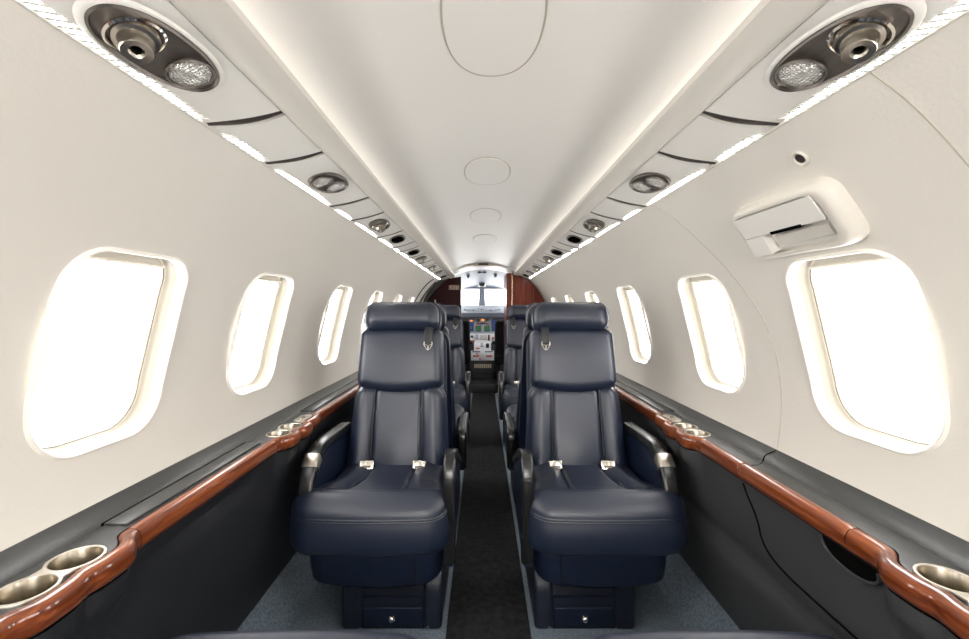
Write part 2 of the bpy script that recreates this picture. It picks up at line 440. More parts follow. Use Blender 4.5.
SPEC = [(-1.25, .15, 'long'), (.15, .82, 'big'), (.82, 1.03, 'blank'), (1.03, 1.45, 'twin'), (1.45, 1.675, 'blank'), (1.675, 2.07, 'gasper'), (2.07, 2.42, 'vent'),
        (2.42, 2.60, 'blank'), (2.60, 2.92, 'vent'), (2.92, 3.32, 'gasper'), (3.32, 3.58, 'blank'), (3.58, 4.0, 'gasper'), (4.0, 4.45, 'twin'), (4.45, 4.9, 'vent')]
side_nm = {-1: 'left', 1: 'right'}
ordn = {'blank': ['nearest the camera', 'second from the camera', 'third from the camera', 'fourth from the camera'],
        'vent': ['nearest the camera', 'second from the camera', 'farthest from the camera'],
        'gasper': ['nearest the camera', 'second from the camera', 'farthest from the camera'],
        'twin': ['nearest the camera', 'next to the cockpit end'], 'big': [''], 'long': ['']}
desc = {'blank': 'short plain cream overhead panel on %s, %s',
        'vent': 'cream overhead panel on %s with dark oval grille, %s',
        'gasper': 'cream overhead panel on %s with single air nozzle, %s',
        'twin': 'cream overhead panel on %s with twin oval lights, %s',
        'big': 'near cream overhead panel on the %s with big oval metal light and nozzle plate%s',
        'long': 'long plain overhead panel on the %s behind the camera%s'}
for s in (-1, 1):
    cnt = {}
    for (ya, yb, kind) in SPEC:
        if s < 0 and yb > 4.8: yb = 5.25
        k = cnt.get(kind, 0); cnt[kind] = k + 1
        yc = (ya + yb) / 2; g = .005
        t = thing('overhead_service_unit', desc[kind] % (side_nm[s], ordn[kind][k]), 'overhead panel', (s * .46, yc, H + .36), 'overhead panels along the %s side' % side_nm[s])
        mb = MB(); nt_, ny = 12, 6
        bot = [[psu(i / nt_, s, (arc(ya, i / nt_) + g) + (arc(yb, i / nt_) - g - arc(ya, i / nt_) - g) * j / ny) for i in range(nt_ + 1)] for j in range(ny + 1)]
        topg = [[(x - s * .020 * i / nt_, y, z + .012) for i, (x, y, z) in enumerate(r)] for r in bot]
        mb.grid(bot); mb.grid(topg)
        edge = lambda G: G[0] + [r[-1] for r in G[1:]] + G[-1][-2::-1] + [r[0] for r in G[-2:0:-1]]
        mb.grid([edge(bot), edge(topg)], close_v=True)
        part('panel', mb, 'panel', t)
        # dark curved joint at the far end
        mb = MB(); w = .010 if kind in ('big', 'blank', 'twin') else .007
        rows = []
        for i in range(17):
            q = i / 16; ww = w * (.45 + .55 * sin(pi * min(1, (1 - q) * .9 + .1)))
            rows.append([psu(q, s, arc(yb, q) - g - 2 * ww), (Vector(psu(q, s, arc(yb, q) - g - ww)) + Vector((0, 0, -.0025)))[:], psu(q, s, arc(yb, q) - g), (Vector(psu(q, s, arc(yb, q) - g - ww)) + Vector((0, 0, .01)))[:]])
        mb.loft(rows); part('joint_strip', mb, 'dknick', t)
        # slanted louvred wash light along the outer edge
        mb = MB(); a, b = arc(ya, 1) + .035, arc(yb, 1) - .035
        if kind == 'blank': a += .0; b += .005
        mm = frame_at(s, .5095, yc); n_ = 24; lo_, hi_ = [], []
        for i in range(n_ + 1):
            q = i / n_; y = a + (b - a) * q - yc; w_ = .0125 * min(1, .25 + 3.2 * min(q, 1 - q)) ** .7
            lo_.append((.0088 - w_, y + .003)); hi_.append((.0088, y - .003))
        mb.prism(lo_ + hi_[::-1], lambda p: tuple(mm @ Vector((p[0], p[1], .0010))), lambda p: tuple(mm @ Vector((p[0], p[1], -.002))))
        wl = part('wash_light', mb, 'strip', t)
        if yb < 2.1:
            mb = MB(); pitch = .0135; nb = max(3, int((b - a) / pitch))
            for i in range(nb + 1):
                y = a + (b - a) * i / nb - yc
                vs = [(.0088 - .0135, y + .0045), (.0088 - .0135, y + .0105), (.0094, y - .0045), (.0094, y - .0105)]
                mb.prism(vs, lambda p: tuple(mm @ Vector((p[0], p[1], .0026))), lambda p: tuple(mm @ Vector((p[0], p[1], .0004))))
            part('louvre', mb, 'panel', wl, top=t)
        if kind == 'big':
            m0 = frame_at(s, .4615, .590) @ Matrix.Translation((0, 0, .003)) @ Matrix.Rotation(radians(4), 4, 'Z')
            mb = MB(); L = ell(.049, .104, 64, .9)
            mb.grid([[tuple(m0 @ Vector((x * q, y * q, d))) for x, y in L] for q, d in ((1.05, .0), (1.0, .003), (.94, .0035), (.92, .001))], close_v=True)
            part('bezel', mb, 'panel', t)
            pl = part('light_plate', plate(m0, .0445, .0985, .006), 'dknick', t)
            reading_light(m0 @ Matrix.Translation((-.002, .050, .003)), .0295, t, pl)
            gasper(m0 @ Matrix.Translation((.000, -.042, .003)), .030, t, pl)
            if s > 0:
                for dx, dy in ((.012, .079), (-.006, .088)):
                    mb = MB()
                    for aa in (0, 45, 90):
                        mb.xf(Matrix()); c_, s_ = cos(radians(aa)), sin(radians(aa))
                        mb.prism([(-.003 * c_ - .0005 * s_, -.003 * s_ + .0005 * c_), (.003 * c_ - .0005 * s_, .003 * s_ + .0005 * c_), (.003 * c_ + .0005 * s_, .003 * s_ - .0005 * c_), (-.003 * c_ + .0005 * s_, -.003 * s_ - .0005 * c_)],
                                 lambda p: tuple(m0 @ Vector((dx + p[0], dy + p[1], .0036))), lambda p: tuple(m0 @ Vector((dx + p[0], dy + p[1], .002))))
                    part('icon', mb, 'icon', pl, top=t)
        elif kind == 'twin':
            m0 = frame_at(s, .453, ya + .185 if ya < 2 else yc) @ Matrix.Translation((0, 0, .003)) @ Matrix.Rotation(radians(6), 4, 'Z')
            pl = part('light_plate', plate(m0, .044, .082, .006), 'dknick', t)
            reading_light(m0 @ Matrix.Translation((-.006, .034, .003)), .0275, t, pl)
            reading_light(m0 @ Matrix.Translation((.006, -.034, .003)), .0275, t, pl)
        elif kind == 'gasper':
            m0 = frame_at(s, .455, yc - .05) @ Matrix.Translation((0, 0, .003))
            pl = part('nozzle_plate', plate(m0, .040, .095, .005), 'dknick', t)
            gasper(m0, .030, t, pl)
        elif kind == 'vent':
            m0 = frame_at(s, .455, yc - .04) @ Matrix.Translation((0, 0, .003))
            pl = part('grille_plate', plate(m0, .040, .085, .005), 'dknick', t)
            mb = MB()
            for q in range(-5, 6):
                h = .030 * sqrt(max(0, 1 - (q / 6.2) ** 2))
                mb.prism([(-h, q * .012 - .002), (h, q * .012 - .002), (h, q * .012 + .002), (-h, q * .012 + .002)], lambda p: tuple(m0 @ Vector((p[0], p[1], .005))), lambda p: tuple(m0 @ Vector((p[0], p[1], .001))))
            part('grille', mb, 'hole', pl, top=t)
# ---------------------------------------------------------------- exit handle cover on the right wall
def wfn(s, yc, thc):
    def f(u, v, d): return wp(s, yc + u, thc + v / RC, -d)
    return f
ta, tb = th_of(.125), th_of(.243); yc, thc = .914, (ta + tb) / 2; hh_ = (tb - ta) / 2 * RC
F = wfn(1, yc, thc)
t = thing('exit_handle_cover', 'cream raised box with slotted handle recess on right wall above the near window', 'handle cover', wp(1, yc, thc))
mb = MB(); mb.grid([[F(x * q + o, y * q2, d) for x, y in rr_loop(.148, hh_, .035, 8)] for q, q2, d, o in ((1.0, 1.0, -.004, 0), (1.0, 1.0, .006, 0), (.985, .975, .017, .002), (.95, .93, .027, .004), (.92, .88, .030, .006), (.86, .80, .030, .012), (.85, .79, .0285, .012))], close_v=True)
fr = part('frame', mb, 'cream', t, ang=50)
# cover plate with an L-shaped recess at its lower near corner
hw2, hh2 = .148 * .83, hh_ * .765; O = .012
def box_uvd(u0, u1, v0, v1, d0, d1, ins=0, n=8):
    mb = MB(); us = [u0 + (u1 - u0) * i / n for i in range(n + 1)]
    lo = [F(u + O, v0, d0) for u in us] + [F(u + O, v1, d0) for u in reversed(us)]
    hi = [F(min(max(u, u0 + ins), u1 - ins) + O, v0 + ins, d1) for u in us] + [F(min(max(u, u0 + ins), u1 - ins) + O, v1 - ins, d1) for u in reversed(us)]
    mb.loft([lo, hi]); return mb
mb = box_uvd(-hw2, hw2, -.004, hh2, .010, .032, .0015); mb2 = box_uvd(.062, hw2, -hh2, -.004, .010, .032, .0); mb.add(mb2.v, mb2.f)
part('cover_plate', mb, 'panel', t)
part('recess', box_uvd(-hw2, hw2, -hh2, hh2, .002, .009), 'panel', t)
mb = box_uvd(-hw2 + .012, .048, -hh2 + .008, -.012, .008, .019, .005); part('handle', mb, 'cream', t)
mb = box_uvd(-.062, .03, -.0065, .001, .015, .0327, .0); part('slot', mb, 'hole', t)
F2 = wfn(1, .80, th_of(.279))
t = thing('wall_fitting', 'small round cream recessed fitting on right wall above the handle box', 'wall fitting', wp(1, .80, th_of(.279)))
mb = MB(); ks = [2 * pi * i / 28 for i in range(28)]
mb.grid([[F2(r * cos(k), r * sin(k), d) for k in ks] for r, d in ((.0165, -.002), (.0165, .003), (.0145, .005), (.0115, .004), (.0095, .001))], close_v=True)
part('rim', mb, 'cream', t)
mb = MB(); b = mb.grid([[F2(r * cos(k), r * sin(k), d) for k in ks] for r, d in ((.0098, .002), (.0075, .0015), (.005, .0015))], close_v=True); mb.f.append(tuple(b + 56 + i for i in range(28)))
part('core', mb, 'dknick', t)
# ---------------------------------------------------------------- side ledges with wood rails and cup holders
CUPS = {-1: [(.609, .685), (1.366, 1.45)], 1: [(.557, .633), (1.37, 1.452)]}
def inset(s, y):
    a = 1.
    for (c1, c2), wd in zip(CUPS[s], (.052, .046)):
        for c, k in ((c1 - .004, 1), (c2 + .010, 1), (c2 + .105 if c1 > 1 else c1 - .11, .55)):
            a *= 1 - k * exp(-((y - c) / wd) ** 4)
    return 1 - a
ysteps = sorted(set([round(Y0 + i * .05, 4) for i in range(int((Y1 - Y0) / .05) + 1)] + [round(.40 + i * .008, 4) for i in range(170)]))
WP = []
for q in range(19):                        # outer top edge, over the crown, round the nose and under
    a_ = radians(38 + (240 - 38) * q / 18)
    WP.append((.649 + .0190 * math.copysign(abs(cos(a_)) ** .85, cos(a_)), -.4165 + .0215 * math.copysign(abs(sin(a_)) ** .85, sin(a_))))
def wpt(s, y, f, x, z, dn=0):
    i = inset(s, y); return (s * (x - i * (.034 * (1 - f) + .027 * f)), y, H + z - dn)
JOINTS = {-1: [Y0, .44, .772, 1.285, 1.64, 1.98, 2.75, 3.5, 4.3], 1: [Y0, .38, .772, 1.095, 1.29, 1.625, 1.98, 2.75, 3.5, 4.3]}
for s in (-1, 1):
    ye = 4.35 if s < 0 else YB - .03
    ys = [y for y in ysteps if y <= ye]
    t = thing('side_ledge', 'long charcoal ledge under the %s windows with glossy wood rail and cup holders' % side_nm[s], 'side ledge', (s * .68, 1.5, H - .40))
    prof = [(.800, -.374), (.774, -.376), (.765, -.382), (.752, -.387), (.735, -.392), (.722, -.3985), (.718, -.4015), (.714, -.3995), (.69, -.400)]
    mb = MB(); rings = []
    for y in ys:
        i = inset(s, y); xe = .667 - i * .034
        pr = prof + [(.5 * (.69 + xe), -.4005), (xe, -.4015), (xe, -.43), (.80, -.43)]
        rings.append([(s * x, y, H + z) for x, z in pr])
    mb.loft(rings)
    led = part('ledge_top', mb, 'ledge', t)
    for ci, (c1, c2) in enumerate(CUPS[s]):
        cyl = []
        for c in (c1, c2):
            mb = MB(); mb.lathe([(.0345, -.06), (.0345, .06)], Matrix.Translation((s * .6665, c, H - .40)), 40, True, True); cyl.append(mb)
        bool_cut(led, cyl)
    jn = [j for j in JOINTS[s] if j < ye] + [ye]
    for a, b in zip(jn, jn[1:]):
        yy = [a + .0012] + [y for y in ys if a + .004 < y < b - .004] + [b - .0012]
        mb = MB(); rings = []
        for k, y in enumerate(yy):
            e = .0012 if k in (0, len(yy) - 1) else 0
            pr = []
            for q, (x, z) in enumerate(WP): pr.append(wpt(s, y, q / 18, x + (e if q > 8 else 0), z, e))
            pr.append(wpt(s, y, .5, .662, -.432))
            rings.append(pr)
        mb.loft(rings)
        part('wood_rail', mb, 'wood', t, ang=60)
    # lids let into the ledge
    for (a, b) in (([(.79, 1.27), (1.66, 2.45)]) if s < 0 else [(1.66, 2.45)]):
        mb = MB(); mb.rbox(min(s * .6725, s * .7165), max(s * .6725, s * .7165), a, b, H - .408, H - .3955, .003, 2)
        part('ledge_lid', mb, 'ledge2', t)
        mb = MB(); mb.box(min(s * .7175, s * .7205), max(s * .7175, s * .7205), a, b, H - .402, H - .3965); part('lid_gap', mb, 'hole', t)
    if s > 0:
        mb = MB(); mb.tube([(x, y, H + z) for x, y, z in smooth([(.663, 1.095, -.4015), (.69, 1.10, -.401), (.715, 1.125, -.3995), (.735, 1.145, -.392), (.768, 1.15, -.381)])], .0016, 6); part('ledge_seam', mb, 'hole', t)
    # cup holders
    for ci, (c1, c2) in enumerate(CUPS[s]):
        mid = (c1 + c2) / 2; d = (c2 - c1) / 2
        def fig8(g):
            out = []
            for i in range(96):
                k = 2 * pi * i / 96; px, py = cos(k), sin(k)
                # distance along ray to union of two discs joined by a neck
                best = 0
                for q in [x * .001 for x in range(5, 100)]:
                    X, Y = px * q, py * q
                    if min(sqrt(X * X + (Y - d) ** 2), sqrt(X * X + (Y + d) ** 2)) <= .0385 + g or (abs(Y) < d and abs(X) < .026 + g + .004 * abs(Y / d)): best = q
                out.append((s * .6665 + px * best, mid + py * best))
            return out
        o_, z0 = ORG[t.name], H - .4005
        mb = MB(); mb.prism(fig8(0), lambda p: (p[0], p[1], z0 - .008), lambda p: (p[0], p[1], z0 + .003))
        cp = part('cup_holder', mb, 'satin', t, ang=50)
        cut = []
        for c in (c1, c2):
            mb = MB(); mb.lathe([(.0325, -.03), (.0325, .03)], Matrix.Translation((s * .6665, c, z0)), 48, True, True); cut.append(mb)
        bool_cut(cp, cut)
        bv = cp.modifiers.new('soft', 'BEVEL'); bv.width = .0015; bv.segments = 2; bv.limit_method = 'ANGLE'; bv.angle_limit = radians(50)
        for c in (c1, c2):
            mb = MB(); mb.lathe([(.0335, .0015), (.0325, .0022), (.0318, .001), (.0305, -.052), (.027, -.055), (.001, -.055)], Matrix.Translation((s * .6665, c, z0)), 48)
            part('cup_well', mb, 'well', cp, top=t)
        pc = c2 + .105 if c1 > 1 else c1 - .108
        mb = MB(); L = rr_loop(.022, .047, .0215, 8)
        mb.loft([[(s * .6665 + x * q, pc + y * q, z0 + dz) for x, y in L] for q, dz in ((1, -.004), (1, .003), (.95, .0045))])
        sp = part('switch_plate', mb, 'satin', t)
        for q in (-.022, 0, .022):
            mb = MB(); mb.rbox(s * .6665 - .006, s * .6665 + .006, pc + q - .007, pc + q + .007, z0 + .003, z0 + .008, .002, 2)
            part('switch', mb, 'nickel' if q else 'dknick', sp, top=t)
# ---------------------------------------------------------------- lower side panels
PP = [(.643, -.4400), (.647, -.455), (.651, -.48), (.656, -.52), (.662, -.57), (.672, -.62), (.684, -.645), (.687, -.660), (.670, -.705), (.674, -.74), (.686, -.81), (.706, -.905)]
PL = [(.643, -.4400), (.647, -.455), (.651, -.48), (.656, -.52), (.661, -.57), (.667, -.62), (.672, -.66), (.678, -.70), (.684, -.74), (.690, -.78), (.697, -.83), (.708, -.905)]
def ppt(s, y, q):
    T = PP if s > 0 else PL
    k = min(len(T) - 2, int(q)); f = q - k
    x = T[k][0] + (T[k + 1][0] - T[k][0]) * f; z = T[k][1] + (T[k + 1][1] - T[k][1]) * f
    fall = exp(-((z + .44) / .065) ** 2)
    x -= inset(s, y) * .027 * fall + .012 * inset(s, y) * exp(-((z + .475) / .03) ** 2)
    if s < 0: x += .016 * exp(-((y - 1.02) / .16) ** 2) * exp(-((z + .475) / .022) ** 2)
    return (s * x, y, H + z)
def panel_q(z, s=1):
    T = PP if s > 0 else PL
    for k in range(len(T) - 1):
        if T[k][1] >= z >= T[k + 1][1]: return k + (T[k][1] - z) / (T[k][1] - T[k + 1][1])
    return 0
def side_panel(s, a, b, lab):
    t = thing('sidewall_lining', lab, 'side panel', (s * .68, (a + b) / 2, .12), 'lower side panels of the cabin')
    yy = [a] + [y for y in ysteps if a + .003 < y < b - .003] + [b]
    mb = MB(); mb.grid([[ppt(s, y, q * .5) for q in range(2 * (len(PP) - 1) + 1)] for y in yy])
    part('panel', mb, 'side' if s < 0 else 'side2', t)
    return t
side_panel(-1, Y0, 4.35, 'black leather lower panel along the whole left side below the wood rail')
pe = side_panel(1, Y0, 1.095, 'black lower panel on the near right with painted-dark pull pocket and curved seam')
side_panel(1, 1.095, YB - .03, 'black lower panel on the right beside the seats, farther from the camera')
def panel_line(pts, r):
    mb = MB(); mb.tube([ppt(1, y, panel_q(z)) for y, z in pts], r, 6); return mb
part('seam', panel_line(smooth([(1.093, -.445), (1.085, -.47), (1.065, -.50), (1.052, -.53), (1.045, -.56), (1.02, -.588), (.97, -.602), (.90, -.606), (.80, -.608), (.6, -.61)]), .0028), 'hole', pe)
mb = MB(); rows = []                                       # pull pocket under the rail: black sheet painted for its shaded hollow
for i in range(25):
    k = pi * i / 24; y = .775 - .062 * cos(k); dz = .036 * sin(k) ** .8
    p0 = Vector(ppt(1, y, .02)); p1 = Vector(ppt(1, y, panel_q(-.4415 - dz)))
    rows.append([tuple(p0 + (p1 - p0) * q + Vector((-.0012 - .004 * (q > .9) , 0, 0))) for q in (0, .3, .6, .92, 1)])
mb.grid(rows); part('pocket_shade', mb, 'hole', pe)
mb = MB(); mb.tube([r[4] for r in rows], .003, 8); part('pocket_lip', mb, 'side2', pe)
# aisle runner
mb = MB(); mb.rbox(-.132, .132, Y0 + .01, 5.12, .0, .006, .002, 2)
t = obj('aisle_runner', mb, 'runner'); t['label'] = 'charcoal carpet runner down the middle aisle'; t['category'] = 'carpet runner'
# lamp added on the unseen aft wall to give the seat backs highlights
t = thing('aft_fill_lamp', 'wide white lamp added on the aft cabin wall behind the camera', 'lamp', (0, Y0, H + .22))
mb = MB(); mb.loft([[(x * q, Y0 + d, H + .22 + z * q) for x, z in rr_loop(.36, .19, .06, 6)] for q, d in ((1.05, 0), (1.05, .02), (1.0, .03), (.97, .02))]); part('housing', mb, 'cream', t)
mb = MB(); mb.loft([[(x * q, Y0 + d, H + .22 + z * q) for x, z in rr_loop(.36, .19, .06, 6)] for q, d in ((.97, .022), (.95, .032))]); part('lens', mb, 'aft_fill', t)
# ---------------------------------------------------------------- passenger seats
AIS = 1
def seat(label, s, arm='raised', recline=13, group='navy leather passenger seats'):
    """faces -Y; origin on the floor below the cushion's front edge; aisle on the s side (+1 = +X)"""
    t = thing('passenger_seat', label, 'seat', (0, 0, 0), group)
    O3 = lambda n, mb, m, p=None, **k: obj(n, mb, m, p or t, **k)
    # pedestal with drawer
    X = lambda a: s * a
    def bx(a, b, *r, **k): mb = MB(); mb.rbox(min(X(a), X(b)), max(X(a), X(b)), *r, **k); return mb
    mb = bx(-.113, -.050, .080, .40, 0.0, .19, r=.012); O3('pedestal_side', mb, 'shellm')
    mb = MB(); P = [(.080, 0), (.080, .115), (.098, .15), (.125, .18), (.17, .20), (.40, .215), (.40, 0)]
    mb.prism(P, lambda p: (X(.146), p[0], p[1]), lambda p: (X(.205), p[0], p[1]))
    o = O3('pedestal_side', mb, 'shellm'); bv = o.modifiers.new('soft', 'BEVEL'); bv.width = .012; bv.segments = 3
    mb = MB(); mb.prism([(.088, .0), (.088, .098), (.097, .10), (.118, .155), (.36, .18), (.36, 0)], lambda p: (X(-.052), p[0], p[1]), lambda p: (X(.148), p[0], p[1]))
    body = O3('pedestal_body', mb, 'shellm')
    dr = O3('drawer', bx(-.046, .142, .082, .12, .010, .070, r=.004), 'leather2')
    mb = MB(); mb.lathe([(.0105, .0), (.0105, .004), (.0065, .006), (.008, .012), (.006, .0145), (.001, .015)], Matrix.Translation((X(.047), .083, .038)) @ Matrix.Rotation(pi / 2, 4, 'X'), 20)
    O3('drawer_knob', mb, 'chrome', dr)
    mb = MB(); mb.lathe([(.004, 0), (.004, .003), (.001, .004)], Matrix.Translation((X(.160), .0805, .012)) @ Matrix.Rotation(pi / 2, 4, 'X'), 12); O3('screw', mb, 'chrome', body)
    # skirt under the cushion
    mb = pad(.216, .19, .06, .02, -.142, lambda x, y: 0, 24, 0, .03)
    mb.mapv(lambda x, y, z: (x * (1 + .35 * min(0, z + .02)) - s * .008, .245 + y * (1 + .25 * min(0, z)), .272 + z + (.018 * (x / .2) ** 2 if z < -.1 else 0)))
    sk = O3('skirt', mb, 'leather2')
    mb = MB(); mb.tube([(X(.125), .0545, z) for z in (.155, .2, .24, .27)], .0022, 6); O3('seam', mb, 'pipe', sk)
    # cushion
    hh = .235
    def T(x, y):
        f = y + hh
        z = .085 + .020 * exp(-((f - .065) / .038) ** 2) - .012 * max(0, (f - .12) / .35)
        ins = 1 / (1 + exp(-(f - .103) / .006))
        z -= .010 * exp(-((f - .105) / .008) ** 2) * (1 if abs(x) < .1 else exp(-((abs(x) - .1) / .05) ** 2))
        z += ins * (.012 * exp(-((abs(x) - .15) / .035) ** 2) - .013 * exp(-((abs(x) - .097) / .007) ** 2))
        return z
    def wc(x, y, z):
        f = y + hh; k = 1 - .185 * (1 / (1 + exp(-(f - .165) / .025)))
        return (x * k - s * .016 * (1 - (1 / (1 + exp(-(f - .165) / .025)))), f + .012 * (x / .23) ** 2 * (1 if f < .2 else 0), z + .344)
    mb = pad(.248, hh, .075, .055, -.075, T, 64, .010, .02, wc, .82); edge = mb.edge
    cu = O3('seat_cushion', mb, 'leather', ang=60)
    for dz, rr_, off in ((0, .0032, .001), (-.007, .0022, .0025)):
        mb = MB(); mb.tube([(x * (1 + off * 3), y - off, z + dz + .001) for x, y, z in edge if True], rr_, 6, closed=True); O3('piping', mb, 'leather', cu)
    for sx in (-1, 1):
        P = []
        for i in range(14):
            f = .112 + .31 * i / 13; x = sx * .112
            xx, yy, zz = wc(x * .97, f - hh, T(.097, f - hh)); P.append((sx * .097, f, zz + .007))
        mb = MB(); mb.tube(P, .0042, 6); O3('cushion_seam', mb, 'pipe', cu)
    # backrest
    a = radians(recline)
    R = Matrix(((1, 0, 0, 0), (0, sin(a), -cos(a), .375), (0, cos(a), sin(a), .375), (0, 0, 0, 1)))
    if recline > 60: R = Matrix(((1, 0, 0, 0), (0, sin(a), -cos(a), .47), (0, cos(a), sin(a), .43), (0, 0, 0, 1)))
    def Tb(x, y):
        w = abs(x)
        z = .058 + .014 * exp(-((w - .148) / .035) ** 2) - .012 * exp(-((w - .1) / .0075) ** 2) + .010 * exp(-((y + .10) / .09) ** 2) * exp(-(w / .07) ** 2)
        z += .006 * sin(pi * (y + .18) / .36)
        return z
    wb = lambda x, y, z: tuple(R @ Vector((x * (1.0 - .10 * (y + .18) / .36), y + .160, z - .045)))
    bk = O3('backrest', pad(.194, .182, .055, .038, -.02, Tb, 56, .012, .012, wb), 'leather', ang=60)
    for sx in (-1, 1):
        P = [wb(sx * .1 / (1.0 - .10 * (y + .18) / .36) * (1 - .05 * (y + .18) / .36), y, Tb(.1, y) + .0075) for y in [-.165 + .33 * i / 14 for i in range(15)]]
        mb = MB(); mb.tube(P, .0045, 6); O3('backrest_seam', mb, 'pipe', bk)
    Th = lambda x, y: .070 + .010 * (1 - (x / .17) ** 2) + .010 * cos(pi * y / .25)
    wh = lambda x, y, z: tuple(R @ Vector((x * (1.015 - .012 * y / .125), y + .456 - .030 * (1 - (x / .17) ** 2) * max(0, -y / .125), z - .045)))
    hp = O3('upper_back_pad', pad(.166, .114, .024, .032, -.02, Th, 40, .004, .01, wh), 'leather', ang=60)
    Tr = lambda x, y: .090 + .006 * cos(pi * y / .13)
    wr = lambda x, y, z: tuple(R @ Vector((x * (1.012 - .03 * max(0, y) / .065), y + .622, z - .040)))
    hr = O3('headrest', pad(.152, .063, .045, .055, -.045, Tr, 40, .006, .02, wr), 'leather', ang=60)
    mb = MB(); L = rr_loop(.151, .060, .044, 8)
    for zz in (-.004, -.030):
        mb.tube([tuple(R @ Vector((x * 1.035, y * 1.05 + .623, zz))) for x, y in L], .003, 6, closed=True)
    O3('headrest_piping', mb, 'leather', hr)
    # shell behind
    Ts = lambda x, y: 0
    ws = lambda x, y, z: tuple(R @ Vector((x * (1.0 - .035 * y / .3), y + .258, z - .052)))
    sh = O3('back_shell', pad(.179, .308, .045, .012, -.065, Ts, 24, .006, .03, ws), 'leather2', ang=60)
    mb = MB(); L = rr_loop(.180, .309, .045, 8)
    for zz in (-.060, -.076):
        mb.tube([ws(x * 1.012, y * 1.004, zz + .045) for x, y in L], .0028, 6, closed=True)
    O3('shell_piping', mb, 'leather', sh)
    # harness tab by the headrest
    def st(x0, x1, y0, y1, z0, z1, r=.002):
        mb = MB(); mb.rbox(x0, x1, y0, y1, z0, z1, r, 2); return mb.xf(R)
    xc = X(.116)
    tab = O3('harness_strap', st(xc - .0165, xc + .0165, .505, .572, .036, .0445), 'pipe')
    mb = MB(); mb.tube([tuple(R @ Vector((xc + px, py, .0455))) for px, py in ((-.0155, .512), (-.0165, .502), (-.006, .482), (0, .479), (.006, .482), (.0165, .502), (.0155, .512))], .0021, 8)
    mb.tube([tuple(R @ Vector((xc + px, py, .0455))) for px, py in ((-.013, .503), (0, .496), (.013, .503))], .0017, 8)
    mb.tube([tuple(R @ Vector((xc, py, .0455))) for py in (.496, .481)], .0022, 8)
    O3('strap_ring', mb, 'nickel', tab)
    # lap belt buckles
    for sx in (-1, 1):
        mm = Matrix.Translation((sx * .098, .322 if recline < 60 else .36, .434)) @ Matrix.Rotation(radians(-8 * sx), 4, 'Z') @ Matrix.Rotation(radians(62), 4, 'X')
        mb = MB(); mb.rbox(-.026, .026, -.017, .017, -.008, .006, .004, 3); mb.xf(mm); bu = O3('belt_buckle', mb, 'chrome')
        mb = MB(); mb.rbox(-.016, .016, -.012, -.002, .004, .0075, .0015, 2); mb.xf(mm); O3('buckle_slot', mb, 'dknick', bu)
    # armrests
    if arm == 'flat': return t
    def armrest(x0, x1, path, poly):
        mb = sweep(path, x0, x1, .034, .010); ar = O3('armrest', mb, 'band', ang=50)
        xi0, xi1 = x0 + .007, x1 - .007
        mb = MB(); mb.prism(poly, lambda p: (xi0, p[0], p[1]), lambda p: (xi1, p[0], p[1])); O3('armrest_panel', mb, 'leather2', ar)
        return ar
    def curve(pts): return smooth(pts, 6)
    pth = curve([(.062, .30), (.052, .35), (.056, .42), (.072, .48), (.105, .527), (.155, .556), (.22, .565), (.32, .563), (.46, .558)])
    pl = [(.475, .25)] + [(.47, .545)] + [(y + .010, z - .012) for y, z in reversed(pth)] 
    xo = sorted((X(-.198), X(-.246)))
    ar = armrest(xo[0], xo[1], pth, pl)
    sub = [p for p in pth if .092 < p[0] < .132 and p[1] > .44]
    cl = sweep(sub, xo[0] - .002, xo[1] + .002, .039, .008); cl.mapv(lambda x, y, z: (x, y - .003, z + .002))
    seg1 = [p for p in sub][:]
    O3('armrest_clasp', cl, 'nickel', ar)
    xi = sorted((X(.209), X(.249)))
    if arm == 'raised':
        pth = curve([(.052, .225), (.048, .33), (.050, .43), (.060, .50), (.085, .540), (.12, .553), (.17, .545), (.25, .52), (.34, .48), (.46, .425)])
        pl = [(.475, .25), (.47, .415)] + [(y + .010, z - .012) for y, z in reversed(pth)]
        armrest(xi[0], xi[1], pth, pl)
    else:
        pth = curve([(.052, .225), (.052, .30), (.058, .37), (.085, .405), (.13, .415), (.25, .415), (.40, .412), (.46, .408), (.485, .39), (.492, .34), (.492, .225)])
        pl = [(y + (.01 if y < .3 else -.01), z - .012) for y, z in pth]
        armrest(xi[0] - .006, xi[1] - .002, pth, pl)
    return t
SX = .352
a1 = seat('navy leather seat facing the camera, left of the aisle, nearest row', 1); a1.location = (-SX, 1.28, 0)
b1 = seat('navy leather seat facing the camera, right of the aisle, nearest row', -1); b1.location = (SX, 1.28, 0)
dup(a1, (-SX, 3.03, 0), 'navy leather seat facing the camera in far row, left of the aisle by the cockpit')
dup(b1, (SX, 3.03, 0), 'navy leather seat facing the camera in far row, right of the aisle by the cockpit')
c1 = seat('navy leather seat facing the cockpit, back to back with the near left seat', -1, 'stowed'); c1.location = (-SX, 2.62, 0); c1.rotation_euler = (0, 0, pi)
d1 = seat('navy leather seat facing the cockpit, back to back with the near right seat', 1, 'stowed'); d1.location = (SX, 2.62, 0); d1.rotation_euler = (0, 0, pi)
e1 = seat('reclined navy seat cushion edge at the bottom of the view, left side', -1, 'flat', 84); e1.location = (-.335, .815, 0); e1.rotation_euler = (0, 0, pi)
f1 = seat('reclined navy seat cushion edge at the bottom of the view, right side', 1, 'flat', 84); f1.location = (.375, .815, 0); f1.rotation_euler = (0, 0, pi)
